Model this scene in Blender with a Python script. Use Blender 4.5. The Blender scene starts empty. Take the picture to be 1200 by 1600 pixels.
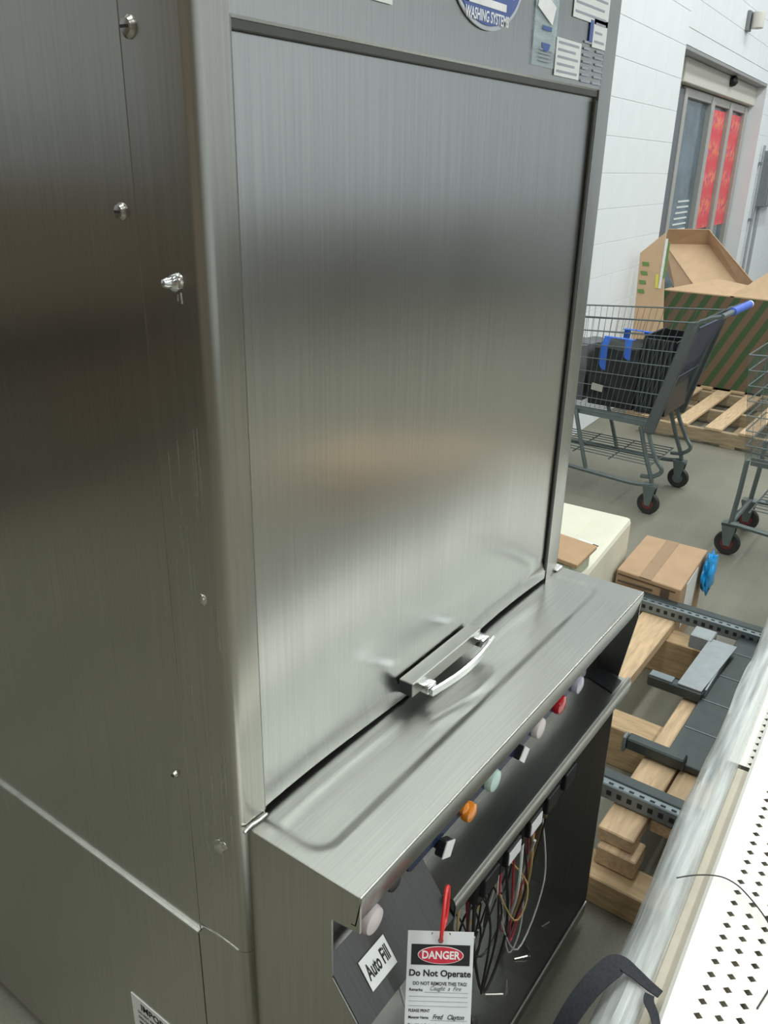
import bpy, bmesh, math, random
from mathutils import Vector, Matrix, noise
import numpy as np
random.seed(7)
C = bpy.context.scene.collection
sc = bpy.context.scene
PI = math.pi

# ------------------------------------------------------------------ camera
F_PX = 1288.16
R = [[0.58494377, -0.81078889, 0.02149787], [0.30444085, 0.24405198, 0.92073579], [-0.75176895, -0.53203384, 0.38959394]]
cam = bpy.data.cameras.new('camera'); co = bpy.data.objects.new('camera', cam); C.objects.link(co)
cam.sensor_fit = 'HORIZONTAL'; cam.sensor_width = 36; cam.lens = F_PX * 36 / 1200; cam.clip_start = .02; cam.clip_end = 100
M = Matrix(R).transposed().to_4x4(); M.translation = Vector((-.5383, -.5725, 1.6262)); co.matrix_world = M
sc.camera = co
# ------------------------------------------------------------------ world, lamps, exposure
sc.view_settings.view_transform = 'Standard'; sc.view_settings.look = 'None'; sc.view_settings.gamma = 1
sc.view_settings.use_curve_mapping = False
sc.view_settings.exposure = 0.0
w = bpy.data.worlds.new('world'); sc.world = w; w.use_nodes = True
w.node_tree.nodes['Background'].inputs[0].default_value = (.85, .93, 1, 1); w.node_tree.nodes['Background'].inputs[1].default_value = 1.0
CEIL = 4.6
LAMP_W = 42
def lamp_row(x, y, sx, sy, power, col=(.95, 1, .97)):
    l = bpy.data.lights.new('tube_light', 'AREA'); l.shape = 'RECTANGLE'; l.size = sx; l.size_y = sy; l.energy = power; l.color = col
    o = bpy.data.objects.new('tube_light', l); o.location = (x, y, CEIL - .16); C.objects.link(o)
for lx in (-.4, 2.4, 5.2, 8.0, 10.6):
    for ly in (-4.6, -2.2, .2):
        lamp_row(lx, ly, 2.3, .3, LAMP_W * (1.35 if lx < 0 else 1))

lamp_row(-2.4, 2.2, 2.3, .3, 58)  # added unseen lamp, brightens what the washer's side panel reflects
lamp_row(-3.2, -1.6, 2.3, .3, 20)  # second added lamp out of view, weak fill for the left end
# ------------------------------------------------------------------ materials
def mat(name): 
    m = bpy.data.materials.new(name); m.use_nodes = True
    return m, m.node_tree.nodes, m.node_tree.links, m.node_tree.nodes['Principled BSDF']
def plain(name, col, rough=.6, metal=0, var=.08, scale=30, bump=0, stretch=(1, 1, 1), spec=.5, alpha=1, coat=0):
    m, n, l, p = mat(name)
    p.inputs['Roughness'].default_value = rough; p.inputs['Metallic'].default_value = metal
    p.inputs['Specular IOR Level'].default_value = spec
    p.inputs['Coat Weight'].default_value = coat; p.inputs['Alpha'].default_value = alpha
    tc = n.new('ShaderNodeTexCoord'); mp = n.new('ShaderNodeMapping'); mp.inputs['Scale'].default_value = stretch
    nz = n.new('ShaderNodeTexNoise'); nz.inputs['Scale'].default_value = scale; nz.inputs['Detail'].default_value = 5
    l.new(tc.outputs['Object'], mp.inputs[0]); l.new(mp.outputs[0], nz.inputs['Vector'])
    r = n.new('ShaderNodeValToRGB'); l.new(nz.outputs[0], r.inputs[0])
    r.color_ramp.elements[0].position = .3; r.color_ramp.elements[1].position = .7
    r.color_ramp.elements[0].color = tuple(max(0, c * (1 - var)) for c in col) + (1,)
    r.color_ramp.elements[1].color = tuple(min(1, c * (1 + var)) for c in col) + (1,)
    l.new(r.outputs[0], p.inputs['Base Color'])
    if bump:
        b = n.new('ShaderNodeBump'); b.inputs['Strength'].default_value = bump; b.inputs['Distance'].default_value = .002
        l.new(nz.outputs[0], b.inputs['Height']); l.new(b.outputs[0], p.inputs['Normal'])
    return m
def steel(name, col=(.56, .56, .53), rough=.3, aniso=.6, streak=(260, 4, 1), rvar=.08, bump=.03, dent=0):
    """brushed stainless: tangent from the UV's u, grain along v"""
    m, n, l, p = mat(name)
    p.inputs['Metallic'].default_value = 1; p.inputs['Anisotropic'].default_value = aniso
    tg = n.new('ShaderNodeTangent'); tg.direction_type = 'UV_MAP'; tg.uv_map = 'UVMap'; l.new(tg.outputs[0], p.inputs['Tangent'])
    uv = n.new('ShaderNodeUVMap'); uv.uv_map = 'UVMap'
    mp = n.new('ShaderNodeMapping'); mp.inputs['Scale'].default_value = streak; l.new(uv.outputs[0], mp.inputs[0])
    nz = n.new('ShaderNodeTexNoise'); nz.inputs['Scale'].default_value = 1; nz.inputs['Detail'].default_value = 4; l.new(mp.outputs[0], nz.inputs['Vector'])
    mp2 = n.new('ShaderNodeMapping'); mp2.inputs['Scale'].default_value = (6, 1.2, 1); l.new(uv.outputs[0], mp2.inputs[0])
    n2 = n.new('ShaderNodeTexNoise'); n2.inputs['Scale'].default_value = 1; n2.inputs['Detail'].default_value = 6; l.new(mp2.outputs[0], n2.inputs['Vector'])
    mr = n.new('ShaderNodeMapRange'); mr.inputs['From Min'].default_value = .3; mr.inputs['From Max'].default_value = .7
    mr.inputs['To Min'].default_value = rough - rvar; mr.inputs['To Max'].default_value = rough + rvar
    l.new(n2.outputs[0], mr.inputs[0]); l.new(mr.outputs[0], p.inputs['Roughness'])
    cr = n.new('ShaderNodeValToRGB'); cr.color_ramp.elements[0].position = .25; cr.color_ramp.elements[1].position = .8
    cr.color_ramp.elements[0].color = tuple(c * .9 for c in col) + (1,); cr.color_ramp.elements[1].color = tuple(min(1, c * 1.08) for c in col) + (1,)
    l.new(nz.outputs[0], cr.inputs[0]); l.new(cr.outputs[0], p.inputs['Base Color'])
    b = n.new('ShaderNodeBump'); b.inputs['Strength'].default_value = bump; b.inputs['Distance'].default_value = .001
    l.new(nz.outputs[0], b.inputs['Height'])
    if dent:
        n3 = n.new('ShaderNodeTexNoise'); n3.inputs['Scale'].default_value = 5; n3.inputs['Detail'].default_value = 1; l.new(uv.outputs[0], n3.inputs['Vector'])
        b2 = n.new('ShaderNodeBump'); b2.inputs['Strength'].default_value = dent; b2.inputs['Distance'].default_value = .01
        l.new(n3.outputs[0], b2.inputs['Height']); l.new(b2.outputs[0], b.inputs['Normal'])
    l.new(b.outputs[0], p.inputs['Normal'])
    return m
S_FRONT = steel('brushed_steel_door', (.57, .58, .565), .25, .75, rvar=.02, bump=.012, dent=.02)
S_SIDE = steel('brushed_steel_side', (.50, .495, .455), .25, .6, rvar=.02, bump=.012, dent=.01)
S_POST = steel('brushed_steel_post', (.50, .51, .49), .27, .3, rvar=.02, bump=.012)
S_SHELF = steel('worn_steel_shelf', (.42, .425, .40), .34, .2, streak=(6, 300, 1), rvar=.03, bump=.01)
S_APRON = steel('apron_steel', (.40, .41, .385), .24, 0, rvar=.02, bump=.01)
S_DARK = steel('dark_control_steel', (.17, .17, .165), .3, .1, rvar=.03, bump=.01)
S_BOX = steel('dull_steel_box', (.33, .335, .32), .3, .2, rvar=.03, bump=.01)
CHROME = plain('chrome', (.85, .87, .88), .12, 1, .03)
WELD = plain('weld_bead', (.75, .75, .72), .3, 1, .15, 300, .5)
BOLT = plain('bolt_metal', (.5, .48, .44), .25, 1, .1)
SCUFF = plain('scratched_metal', (.6, .61, .59), .45, 1, .1)
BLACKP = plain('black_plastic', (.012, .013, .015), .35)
RUBBER = plain('dark_rubber', (.02, .02, .02), .6)
PAPER = plain('white_paper', (.72, .74, .76), .6, 0, .03)
LABELW = plain('white_label', (.75, .76, .75), .5, 0, .03)
INK = plain('black_ink', (.015, .015, .018), .7)
GREYINK = plain('grey_ink', (.12, .13, .16), .7)
REDINK = plain('red_ink', (.6, .03, .06), .5)
WHITEINK = plain('white_ink', (.85, .85, .85), .6)
BLUEINK = plain('blue_print', (.06, .11, .33), .4)
REDPL = plain('red_plastic', (.6, .03, .03), .3)
AMBER = plain('amber_lens', (.75, .24, .02), .15, coat=.5)
REDLENS = plain('red_lens', (.42, .01, .02), .15, coat=.5)
PALE = plain('pale_green_lens', (.5, .66, .6), .25)
PINKISH = plain('pinkish_white_plastic', (.62, .55, .55), .35)
LILAC = plain('clear_lilac_lens', (.42, .41, .5), .15, coat=.5)
TAPE = plain('dark_blue_tape', (.008, .018, .055), .25)
WALLW = plain('white_block_paint', (.78, .81, .84), .7, 0, .03, 3, .2)
WALLD = plain('painted_block_back', (.62, .64, .68), .75, 0, .03, 3)
FRAMEG = plain('aluminium_door_frame', (.46, .45, .43), .45, .3, .05)
GLASSD = plain('dark_glass', (.10, .15, .19), .08, 0, .35, 4)
HEADW = plain('cream_header', (.62, .6, .54), .5, 0, .03)
TAUPE = plain('shaded_soffit_grey', (.33, .33, .34), .5, .2, .05)
CARD = plain('cardboard', (.44, .285, .165), .8, 0, .08, 12)
CARDL = plain('light_cardboard', (.56, .385, .24), .8, 0, .06, 12)
CARDB = plain('brown_cardboard_box', (.44, .29, .18), .8, 0, .07, 12)
TAPEB = plain('brown_packing_tape', (.36, .24, .15), .35, 0, .05)
WOOD = plain('pine_wood', (.57, .405, .25), .7, 0, .2, 6, .3, (2, 14, 14))
WOODY = plain('pine_wood_across', (.50, .35, .20), .7, 0, .2, 6, .3, (14, 2, 14))
WOODD = plain('weathered_wood', (.34, .26, .16), .8, 0, .2, 6, .3, (14, 2, 14))
CARTM = plain('grey_coated_wire', (.14, .17, .17), .4, .5, .08)
CARTP = plain('dark_grey_plastic', (.075, .085, .085), .5)
BLUEP = plain('blue_plastic', (.05, .13, .62), .4)
BLUEC = plain('blue_carry_strap', (.03, .14, .6), .6)
BLACKF = plain('black_fabric', (.018, .02, .02), .85, 0, .3, 20, .3)
GREENB = plain('dark_green_bag', (.02, .035, .022), .7, 0, .2, 10)
GREYB = plain('grey_bag', (.12, .12, .13), .6, 0, .2, 20)
CYAN = plain('bright_blue_plastic_bag', (.02, .32, .72), .3, 0, .25, 25, .6)
FOAM = plain('cream_foam_box', (.68, .66, .54), .7, 0, .05, 9, .2)
BEAMG = plain('blue_grey_coated_steel', (.20, .24, .26), .4, .4, .06)
BEAMD = plain('dark_green_grey_steel', (.055, .07, .07), .45, .4, .1)
PANELW = plain('white_enamel', (.76, .745, .69), .35, 0, .02, 6)
PANELT = plain('tan_panel_edge', (.50, .45, .36), .5, 0, .06)
GAPSHADE = plain('dark_gap_shade', (.06, .06, .055), .5)  # shade of the door gaps, put into a dark colour
PRINT = plain('faint_grey_print', (.34, .36, .42), .6)
WEB = plain('black_webbing', (.02, .022, .028), .8, 0, .3, 200, .5)
YEL = plain('yellow_label', (.65, .6, .1), .6)
GREENP = plain('green_print', (.14, .26, .08), .8)
ELBOX = plain('grey_electrical_box', (.22, .24, .25), .5, .2)
CONDUIT = plain('galvanised_conduit', (.4, .42, .45), .4, .6)
DARKSH = plain('dark_added_stock', (.09, .083, .066), .7, 0, .5, 2)
BRAND = plain('brown_added_stock', (.19, .15, .11), .7, 0, .5, 3)
LAMPF = plain('lamp_housing', (.8, .8, .8), .5)

def concrete():
    m, n, l, p = mat('concrete_floor')
    tc = n.new('ShaderNodeTexCoord'); a = n.new('ShaderNodeTexNoise'); a.inputs['Scale'].default_value = 1.2; a.inputs['Detail'].default_value = 8
    b = n.new('ShaderNodeTexNoise'); b.inputs['Scale'].default_value = 120; b.inputs['Detail'].default_value = 3
    l.new(tc.outputs['Object'], a.inputs['Vector']); l.new(tc.outputs['Object'], b.inputs['Vector'])
    mx = n.new('ShaderNodeMath'); mx.operation = 'MULTIPLY_ADD'; mx.inputs[1].default_value = .35; l.new(b.outputs[0], mx.inputs[0]); l.new(a.outputs[0], mx.inputs[2])
    r = n.new('ShaderNodeValToRGB'); r.color_ramp.elements[0].position = .42; r.color_ramp.elements[1].position = .95
    r.color_ramp.elements[0].color = (.14, .135, .105, 1); r.color_ramp.elements[1].color = (.27, .26, .21, 1)
    l.new(mx.outputs[0], r.inputs[0]); l.new(r.outputs[0], p.inputs['Base Color']); p.inputs['Roughness'].default_value = .6
    bp = n.new('ShaderNodeBump'); bp.inputs['Strength'].default_value = .15; bp.inputs['Distance'].default_value = .002; l.new(b.outputs[0], bp.inputs['Height']); l.new(bp.outputs[0], p.inputs['Normal'])
    return m
FLOOR = concrete()
def stripes():
    m, n, l, p = mat('green_striped_cardboard')
    tc = n.new('ShaderNodeTexCoord'); v = n.new('ShaderNodeVectorMath'); v.operation = 'DOT_PRODUCT'; v.inputs[1].default_value = (0, .86, .42)
    l.new(tc.outputs['Object'], v.inputs[0])
    mm = n.new('ShaderNodeMath'); mm.operation = 'MULTIPLY'; mm.inputs[1].default_value = 2 * PI / .088; l.new(v.outputs['Value'], mm.inputs[0])
    s = n.new('ShaderNodeMath'); s.operation = 'SINE'; l.new(mm.outputs[0], s.inputs[0])
    r = n.new('ShaderNodeValToRGB'); r.color_ramp.elements[0].position = .45; r.color_ramp.elements[1].position = .6
    a = n.new('ShaderNodeMath'); a.operation = 'MULTIPLY_ADD'; a.inputs[1].default_value = .5; a.inputs[2].default_value = .5; l.new(s.outputs[0], a.inputs[0])
    r.color_ramp.elements[0].color = (.155, .10, .06, 1); r.color_ramp.elements[1].color = (.045, .09, .035, 1)
    l.new(a.outputs[0], r.inputs[0]); l.new(r.outputs[0], p.inputs['Base Color']); p.inputs['Roughness'].default_value = .8
    return m
STRIPE = stripes()
def poster():
    m, n, l, p = mat('candy_poster_print')
    tc = n.new('ShaderNodeTexCoord'); v = n.new('ShaderNodeTexVoronoi'); v.inputs['Scale'].default_value = 24; l.new(tc.outputs['Object'], v.inputs['Vector'])
    r = n.new('ShaderNodeValToRGB'); cr = r.color_ramp; cr.elements[0].color = (.75, .08, .07, 1); cr.elements[1].color = (.85, .1, .12, 1)
    e = cr.elements.new(.35); e.color = (.9, .3, .13, 1); e = cr.elements.new(.6); e.color = (.85, .16, .2, 1); e = cr.elements.new(.8); e.color = (.5, .06, .2, 1)
    sp = n.new('ShaderNodeSeparateColor'); l.new(v.outputs['Color'], sp.inputs[0]); l.new(sp.outputs[0], r.inputs[0])
    w2 = n.new('ShaderNodeTexWave'); w2.bands_direction = 'Z'; w2.inputs['Scale'].default_value = 1.2; w2.inputs['Distortion'].default_value = 2; l.new(tc.outputs['Object'], w2.inputs['Vector'])
    mx = n.new('ShaderNodeMix'); mx.data_type = 'RGBA'; l.new(w2.outputs[0], mx.inputs[0]); l.new(r.outputs[0], mx.inputs[6]); mx.inputs[7].default_value = (.75, .07, .09, 1)
    l.new(mx.outputs[2], p.inputs['Base Color']); p.inputs['Roughness'].default_value = .5
    return m
POSTER = poster()
def film(name, op, col=(.85, .88, .9)):
    m, n, l, p = mat(name)
    p.inputs['Base Color'].default_value = col + (1,); p.inputs['Roughness'].default_value = .22; p.inputs['Specular IOR Level'].default_value = .8
    tc = n.new('ShaderNodeTexCoord'); mp = n.new('ShaderNodeMapping'); mp.inputs['Scale'].default_value = (3, 40, 40); l.new(tc.outputs['Object'], mp.inputs[0])
    nz = n.new('ShaderNodeTexNoise'); nz.inputs['Scale'].default_value = 1.3; nz.inputs['Detail'].default_value = 5; l.new(mp.outputs[0], nz.inputs['Vector'])
    mr = n.new('ShaderNodeMapRange'); mr.inputs['From Min'].default_value = .3; mr.inputs['From Max'].default_value = .7
    mr.inputs['To Min'].default_value = max(0, op - .3); mr.inputs['To Max'].default_value = min(1, op + .25); l.new(nz.outputs[0], mr.inputs[0]); l.new(mr.outputs[0], p.inputs['Alpha'])
    b = n.new('ShaderNodeBump'); b.inputs['Strength'].default_value = .6; b.inputs['Distance'].default_value = .004; l.new(nz.outputs[0], b.inputs['Height']); l.new(b.outputs[0], p.inputs['Normal'])
    return m
FILM = film('stretch_film', .58, (.80, .84, .84))
POUCH = film('clear_pouch', .25, (.6, .72, .74))

# ------------------------------------------------------------------ helpers
def wloc(o):
    v = Vector((0, 0, 0))
    while o is not None: v += o.location; o = o.parent
    return v
def tag(o, label, cat, group=None, kind=None):
    if label: o['label'] = label
    if cat: o['category'] = cat
    if group: o['group'] = group
    if kind: o['kind'] = kind
    return o
def thing(name, label, cat, loc=(0, 0, 0), rz=0, group=None):
    o = bpy.data.objects.new(name, None); o.empty_display_size = .05; C.objects.link(o); o.location = loc; o.rotation_euler = (0, 0, rz)
    return tag(o, label, cat, group)
class MB:
    def __init__(s): s.bm = bmesh.new()
    def box(s, x0, x1, y0, y1, z0, z1, bev=0, seg=1):
        b = bmesh.new(); bmesh.ops.create_cube(b, size=1)
        for v in b.verts: v.co = Vector(((x0 + x1) / 2 + v.co.x * (x1 - x0), (y0 + y1) / 2 + v.co.y * (y1 - y0), (z0 + z1) / 2 + v.co.z * (z1 - z0)))
        return s.merge(b, bev, seg)
    def merge(s, b, bev=0, seg=1, mtx=None):
        if bev: bmesh.ops.bevel(b, geom=list(b.edges), offset=bev, segments=seg, profile=.5, affect='EDGES')
        if mtx is not None: b.transform(mtx)
        me = bpy.data.meshes.new('t'); b.to_mesh(me); b.free(); s.bm.from_mesh(me); bpy.data.meshes.remove(me); return s
    def obox(s, mtx, sx, sy, sz, bev=0, seg=1):
        b = bmesh.new(); bmesh.ops.create_cube(b, size=1)
        for v in b.verts: v.co = Vector((v.co.x * sx, v.co.y * sy, v.co.z * sz))
        return s.merge(b, bev, seg, mtx)
    def prism(s, pts, d, bev=0, seg=1):
        """closed polygon of 3-D points pushed along vector d"""
        b = bmesh.new(); d = Vector(d); a = [b.verts.new(Vector(p)) for p in pts]; c = [b.verts.new(Vector(p) + d) for p in pts]; n = len(pts)
        b.faces.new(a[::-1]); b.faces.new(c)
        for i in range(n): b.faces.new((a[i], a[(i + 1) % n], c[(i + 1) % n], c[i]))
        bmesh.ops.recalc_face_normals(b, faces=b.faces); return s.merge(b, bev, seg)
    def sheet(s, path, d, t=.0015):
        """open bent sheet: path of 3-D points, offset thickness t, extruded along d"""
        d = Vector(d); dn = d.normalized(); P = [Vector(p) for p in path]; off = []
        for i, p in enumerate(P):
            a = (P[i] - P[i - 1]).normalized() if i else (P[1] - P[0]).normalized(); c = (P[i + 1] - P[i]).normalized() if i < len(P) - 1 else a
            m = (a + c).normalized(); off.append(p + m.cross(dn) * t / max(.4, m.dot(a)))
        return s.prism(P + off[::-1], d)
    def tube(s, pts, r, n=8, closed=False):
        P = [Vector(p) for p in pts]; rings = []; b = s.bm; N = len(P)
        rr = r if hasattr(r, '__len__') else [r] * N; up = None
        for i, p in enumerate(P):
            a = P[(i + 1) % N] if (closed or i < N - 1) else p; c = P[i - 1] if (closed or i) else p
            t = (a - c).normalized()
            if up is None: up = t.orthogonal().normalized()
            else: up = (up - t * up.dot(t)); up = up.normalized() if up.length > 1e-6 else t.orthogonal().normalized()
            q = t.cross(up)
            rings.append([b.verts.new(p + (up * math.cos(2 * PI * k / n) + q * math.sin(2 * PI * k / n)) * rr[i]) for k in range(n)])
        for i in range(N if closed else N - 1):
            A, B = rings[i], rings[(i + 1) % N]
            for k in range(n): b.faces.new((A[k], A[(k + 1) % n], B[(k + 1) % n], B[k]))
        if not closed: b.faces.new(rings[0][::-1]); b.faces.new(rings[-1])
        return s
    def lathe(s, prof, origin, axis, n=20):
        """profile of (radius, height) along axis from origin"""
        b = s.bm; ax = Vector(axis).normalized(); u = ax.orthogonal().normalized(); v = ax.cross(u); o = Vector(origin); rings = []
        for r, h in prof:
            rings.append([b.verts.new(o + ax * h + (u * math.cos(2 * PI * k / n) + v * math.sin(2 * PI * k / n)) * max(r, 1e-5)) for k in range(n)])
        for A, B in zip(rings, rings[1:]):
            for k in range(n): b.faces.new((A[k], A[(k + 1) % n], B[(k + 1) % n], B[k]))
        b.faces.new(rings[0][::-1]); b.faces.new(rings[-1]); return s
    def build(s, name, m, parent=None, smooth=False, local=False, kind=None):
        bm = s.bm; bm.normal_update()
        me = bpy.data.meshes.new(name)
        uvl = bm.loops.layers.uv.new('UVMap')
        for f in bm.faces:
            nn = f.normal; ax = max(range(3), key=lambda i: abs(nn[i])); f.smooth = smooth
            for lp in f.loops:
                c = lp.vert.co; lp[uvl].uv = (c.y, c.z) if ax == 0 else ((c.x, c.z) if ax == 1 else (c.x, c.y))
        bm.to_mesh(me); bm.free(); me.materials.append(m)
        o = bpy.data.objects.new(name, me); C.objects.link(o)
        if smooth:
            try: me.set_sharp_from_angle(angle=math.radians(35))
            except Exception: pass
        if parent is not None:
            o.parent = parent
            if not local: me.transform(Matrix.Translation(-wloc(parent)))
        elif not local:
            xs = [v.co for v in me.vertices]; c = Vector(((min(v.x for v in xs) + max(v.x for v in xs)) / 2, (min(v.y for v in xs) + max(v.y for v in xs)) / 2, min(v.z for v in xs)))
            me.transform(Matrix.Translation(-c)); o.location = c
        if kind: o['kind'] = kind
        return o
def text(name, body, size, mtx, m, parent, sx=1, bold=0, shear=0, align='CENTER', thick=.0001, spacing=1):
    """flat lettering: local x along the line, local y up; mtx in world space"""
    cu = bpy.data.curves.new('t', 'FONT'); cu.body = body; cu.size = size; cu.align_x = align; cu.align_y = 'CENTER'; cu.offset = bold; cu.shear = shear; cu.extrude = thick; cu.resolution_u = 3
    cu.space_character = spacing
    t = bpy.data.objects.new('t', cu); C.objects.link(t); bpy.context.view_layer.update()
    me = bpy.data.meshes.new_from_object(t.evaluated_get(bpy.context.evaluated_depsgraph_get()))
    bpy.data.objects.remove(t)
    me.transform(Matrix.Diagonal((sx, 1, 1, 1))); me.transform(mtx); me.transform(Matrix.Translation(-wloc(parent)))
    me.name = name; me.materials.clear(); me.materials.append(m); o = bpy.data.objects.new(name, me); C.objects.link(o); o.parent = parent
    return o
def frame(o, x, y):
    x = Vector(x).normalized(); y = Vector(y); y = (y - x * y.dot(x)).normalized(); z = x.cross(y)
    m = Matrix((x, y, z)).transposed().to_4x4(); m.translation = Vector(o); return m
def dup(root, loc, rz=None, label=None):
    r = root.copy(); C.objects.link(r); r.location = loc
    if rz is not None: r.rotation_euler = (0, 0, rz)
    if label: r['label'] = label
    for ch in list(root.children):
        c = ch.copy(); C.objects.link(c); c.parent = r
        for g in list(ch.children): d = g.copy(); C.objects.link(d); d.parent = c
    return r

# ================================================================== the setting
MB().box(-5, 13.2, -6.5, 4.4, -.1, 0).build('floor', FLOOR, kind='structure')
fj = MB().box(-5, 13.2, -6.5, 4.4, CEIL, CEIL + .1).build('ceiling', plain('ceiling_paint', (.62, .64, .64), .8, 0, .1, 2), kind='structure')
# far wall, front aisle wall and left wall (seen only in the steel)
MB().box(13.0, 13.2, -6.5, 4.4, 0, CEIL).build('wall_far', WALLD, kind='structure')
MB().box(-5, 13.2, -6.7, -6.5, 0, CEIL).build('wall_aisle', WALLD, kind='structure')
MB().box(-5.2, -5, -6.7, 4.4, 0, CEIL).build('wall_left', plain('tan_painted_wall', (.26, .21, .16), .7, 0, .1, 2), kind='structure')
MB().box(-5.2, 1.6, 4.4, 4.6, 0, CEIL).build('wall_back', WALLD, kind='structure')
# right wall, turned by 3.18 degrees: pillar face (v=0) and the recessed door wall (v=.35)
TH = math.radians(3.18)
def wallroot(name, mb, m):
    o = mb.build(name, m, None, local=True, kind='structure'); o.location = (5.75, 1.5, 0); o.rotation_euler = (0, 0, TH); return o
PU = .05                                                     # pillar corner in u
pil = wallroot('wall_pillar', MB().box(-4.5, PU - .004, .004, .6, 0, CEIL), WALLW)
D = .35
U0, U1 = 1.45, 4.10                                             # door opening in u
DT = 2.44
DF, SOF, U2 = .17, 2.49, 4.12                                     # outer wall face, soffit height, right reveal
wl = MB().box(PU - .3, U0, D + .012, D + .25, 0, SOF).box(PU - .3, U2, DF + .004, D + .25, SOF, CEIL).box(U2, 7.6, DF + .004, D + .25, 0, CEIL)
dw = wallroot('wall_door', wl, WALLW)
me_cache = {}
def block(parent, u, z, v, lu, lz=.198, ax=0):
    key = (round(lu, 3), round(lz, 3), ax)
    if key not in me_cache:
        o = MB().box(0, lu, 0, .014, 0, lz, .0015).build('block', WALLW, None, local=True); me_cache[key] = o
    else:
        o = me_cache[key].copy(); C.objects.link(o)
    o.parent = parent; o.location = (u, v, z); return o
def course(parent, ua, ub, za, zb, v, holes=()):
    row = int(za / .2)
    z = row * .2
    while z < zb - .01:
        off = 0 if row % 2 else .2
        u = ub
        first = True
        while u > ua + .02:
            ln = (.2 if (first and off) else .4); u2 = max(ua, u - ln); first = False
            if not any(h[0] - .01 < (u + u2) / 2 < h[1] + .01 and h[2] < z + .1 < h[3] for h in holes):
                block(parent, u2 + .001, z + .001, v, u - u2 - .002)
            u = u2
        z += .2; row += 1
course(pil, -2.2, PU, 0, 3.0, 0)
course(dw, PU, 6.2, 2.6, 3.6, DF, ())
course(dw, U2, 6.2, 0, 2.59, DF)
# ---- sliding door
dr = thing('door_1', None, None, (5.75, 1.5, 0), TH); dr['kind'] = 'structure'
def dpart(name, mb, m, parent=None): return mb.build(name, m, parent or dr, local=True)
dpart('soffit_shade', MB().box(PU + .02, U2 - .003, DF + .006, D + .011, SOF - .03, SOF - .002, .003), TAUPE)  # grey strip carries the shade on the underside of the soffit
hd = dpart('header', MB().box(U0 - .3, U2 - .004, D - .08, D + .1, DT - .16, DT + .02, .006), HEADW)
dpart('motion_sensor', MB().lathe([(.045, 0), (.05, .03), (.03, .06), (.005, .07)], (2.8, D - .08, DT - .02), (0, -1, -.3), 14), BLACKP)
dpart('frame_rail', MB().box(U0, U1, D - .02, D + .08, 2.2, DT - .17, .004), FRAMEG)
for u in (U0 + .03, 2.5, 3.29, U1 - .06):
    dpart('frame_post', MB().box(u - .06 if u > 2 else u - .03, u + .06, D - .03, D + .08, 0, 2.26, .005), FRAMEG)
dpart('side_light', MB().box(U0 - .35, U0, D - .02, D + .012, 0, 2.25, .004), plain('dark_jamb', (.12, .13, .15), .35))
for a, b in ((U0 + .09, 2.44), (2.56, 3.23), (3.35, U1 - .12)):
    dpart('glass_pane', MB().box(a, b, D + .02, D + .03, .1, 2.2), GLASSD)
    dpart('bottom_rail', MB().box(a, b, D - .01, D + .06, .02, .2, .004), FRAMEG)
for a, b in ((2.60, 3.21), (3.37, U1 - .13)):
    p = MB().box(a, b, D + .008, D + .018, 1.08, 2.17).build('poster', POSTER, dr, local=True)
    p['label'] = 'red and orange candy print'
for k in range(6):
    dpart('sticker', MB().box(1.8 + .02 * k, 2.3, D + .014, D + .019, 1.1 + .05 * k, 1.115 + .05 * k), LABELW)
# ---- things on the door wall
def wthing(name, label, cat, u, v, z):
    p = Vector((5.75, 1.5, 0)) + Matrix.Rotation(TH, 3, 'Z') @ Vector((u, v, z)); return thing(name, label, cat, p, TH)
a = wthing('wall_alarm', 'small cream box mounted high on the white wall above the sliding door', 'alarm', 2.62, DF, 2.86)
MB().box(-.06, .06, -.03, 0, -.06, .1, .005).build('bracket', ELBOX, a, local=True)
MB().lathe([(.045, -.06), (.055, -.055), (.055, .06), (.05, .07)], (0.02, -.085, .02), (0, 0, 1), 20).build('housing', HEADW, a, smooth=True, local=True)
a = wthing('electrical_box', 'grey electrical box on the white wall right of the sliding door', 'electrical box', 5.0, DF - .002, 1.25)
MB().box(-.45, .5, -.12, 0, 0, .6, .01).build('body', ELBOX, a, local=True)
MB().box(-.43, .48, -.128, -.12, .02, .58, .004).build('cover', ELBOX, a, local=True)
MB().tube([(-.3, -.04, 0), (-.3, -.04, -1.1)], .02).build('conduit', CONDUIT, a, True, True)
MB().tube([(-.1, -.04, .6), (-.1, -.04, 2.2)], .02).build('conduit', CONDUIT, a, True, True)
a = wthing('wall_conduit', 'thin grey conduit down the white wall beside the door frame', 'pipe', 4.42, DF - .002, .1)
MB().tube([(0, -.03, 0), (0, -.03, 1.8)], .014).build('pipe', CONDUIT, a, True, True)
for z in (.4, 1.0, 1.6): MB().box(-.035, .035, -.04, 0, z, z + .03, .003).build('clip', ELBOX, a, local=True)

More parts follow.
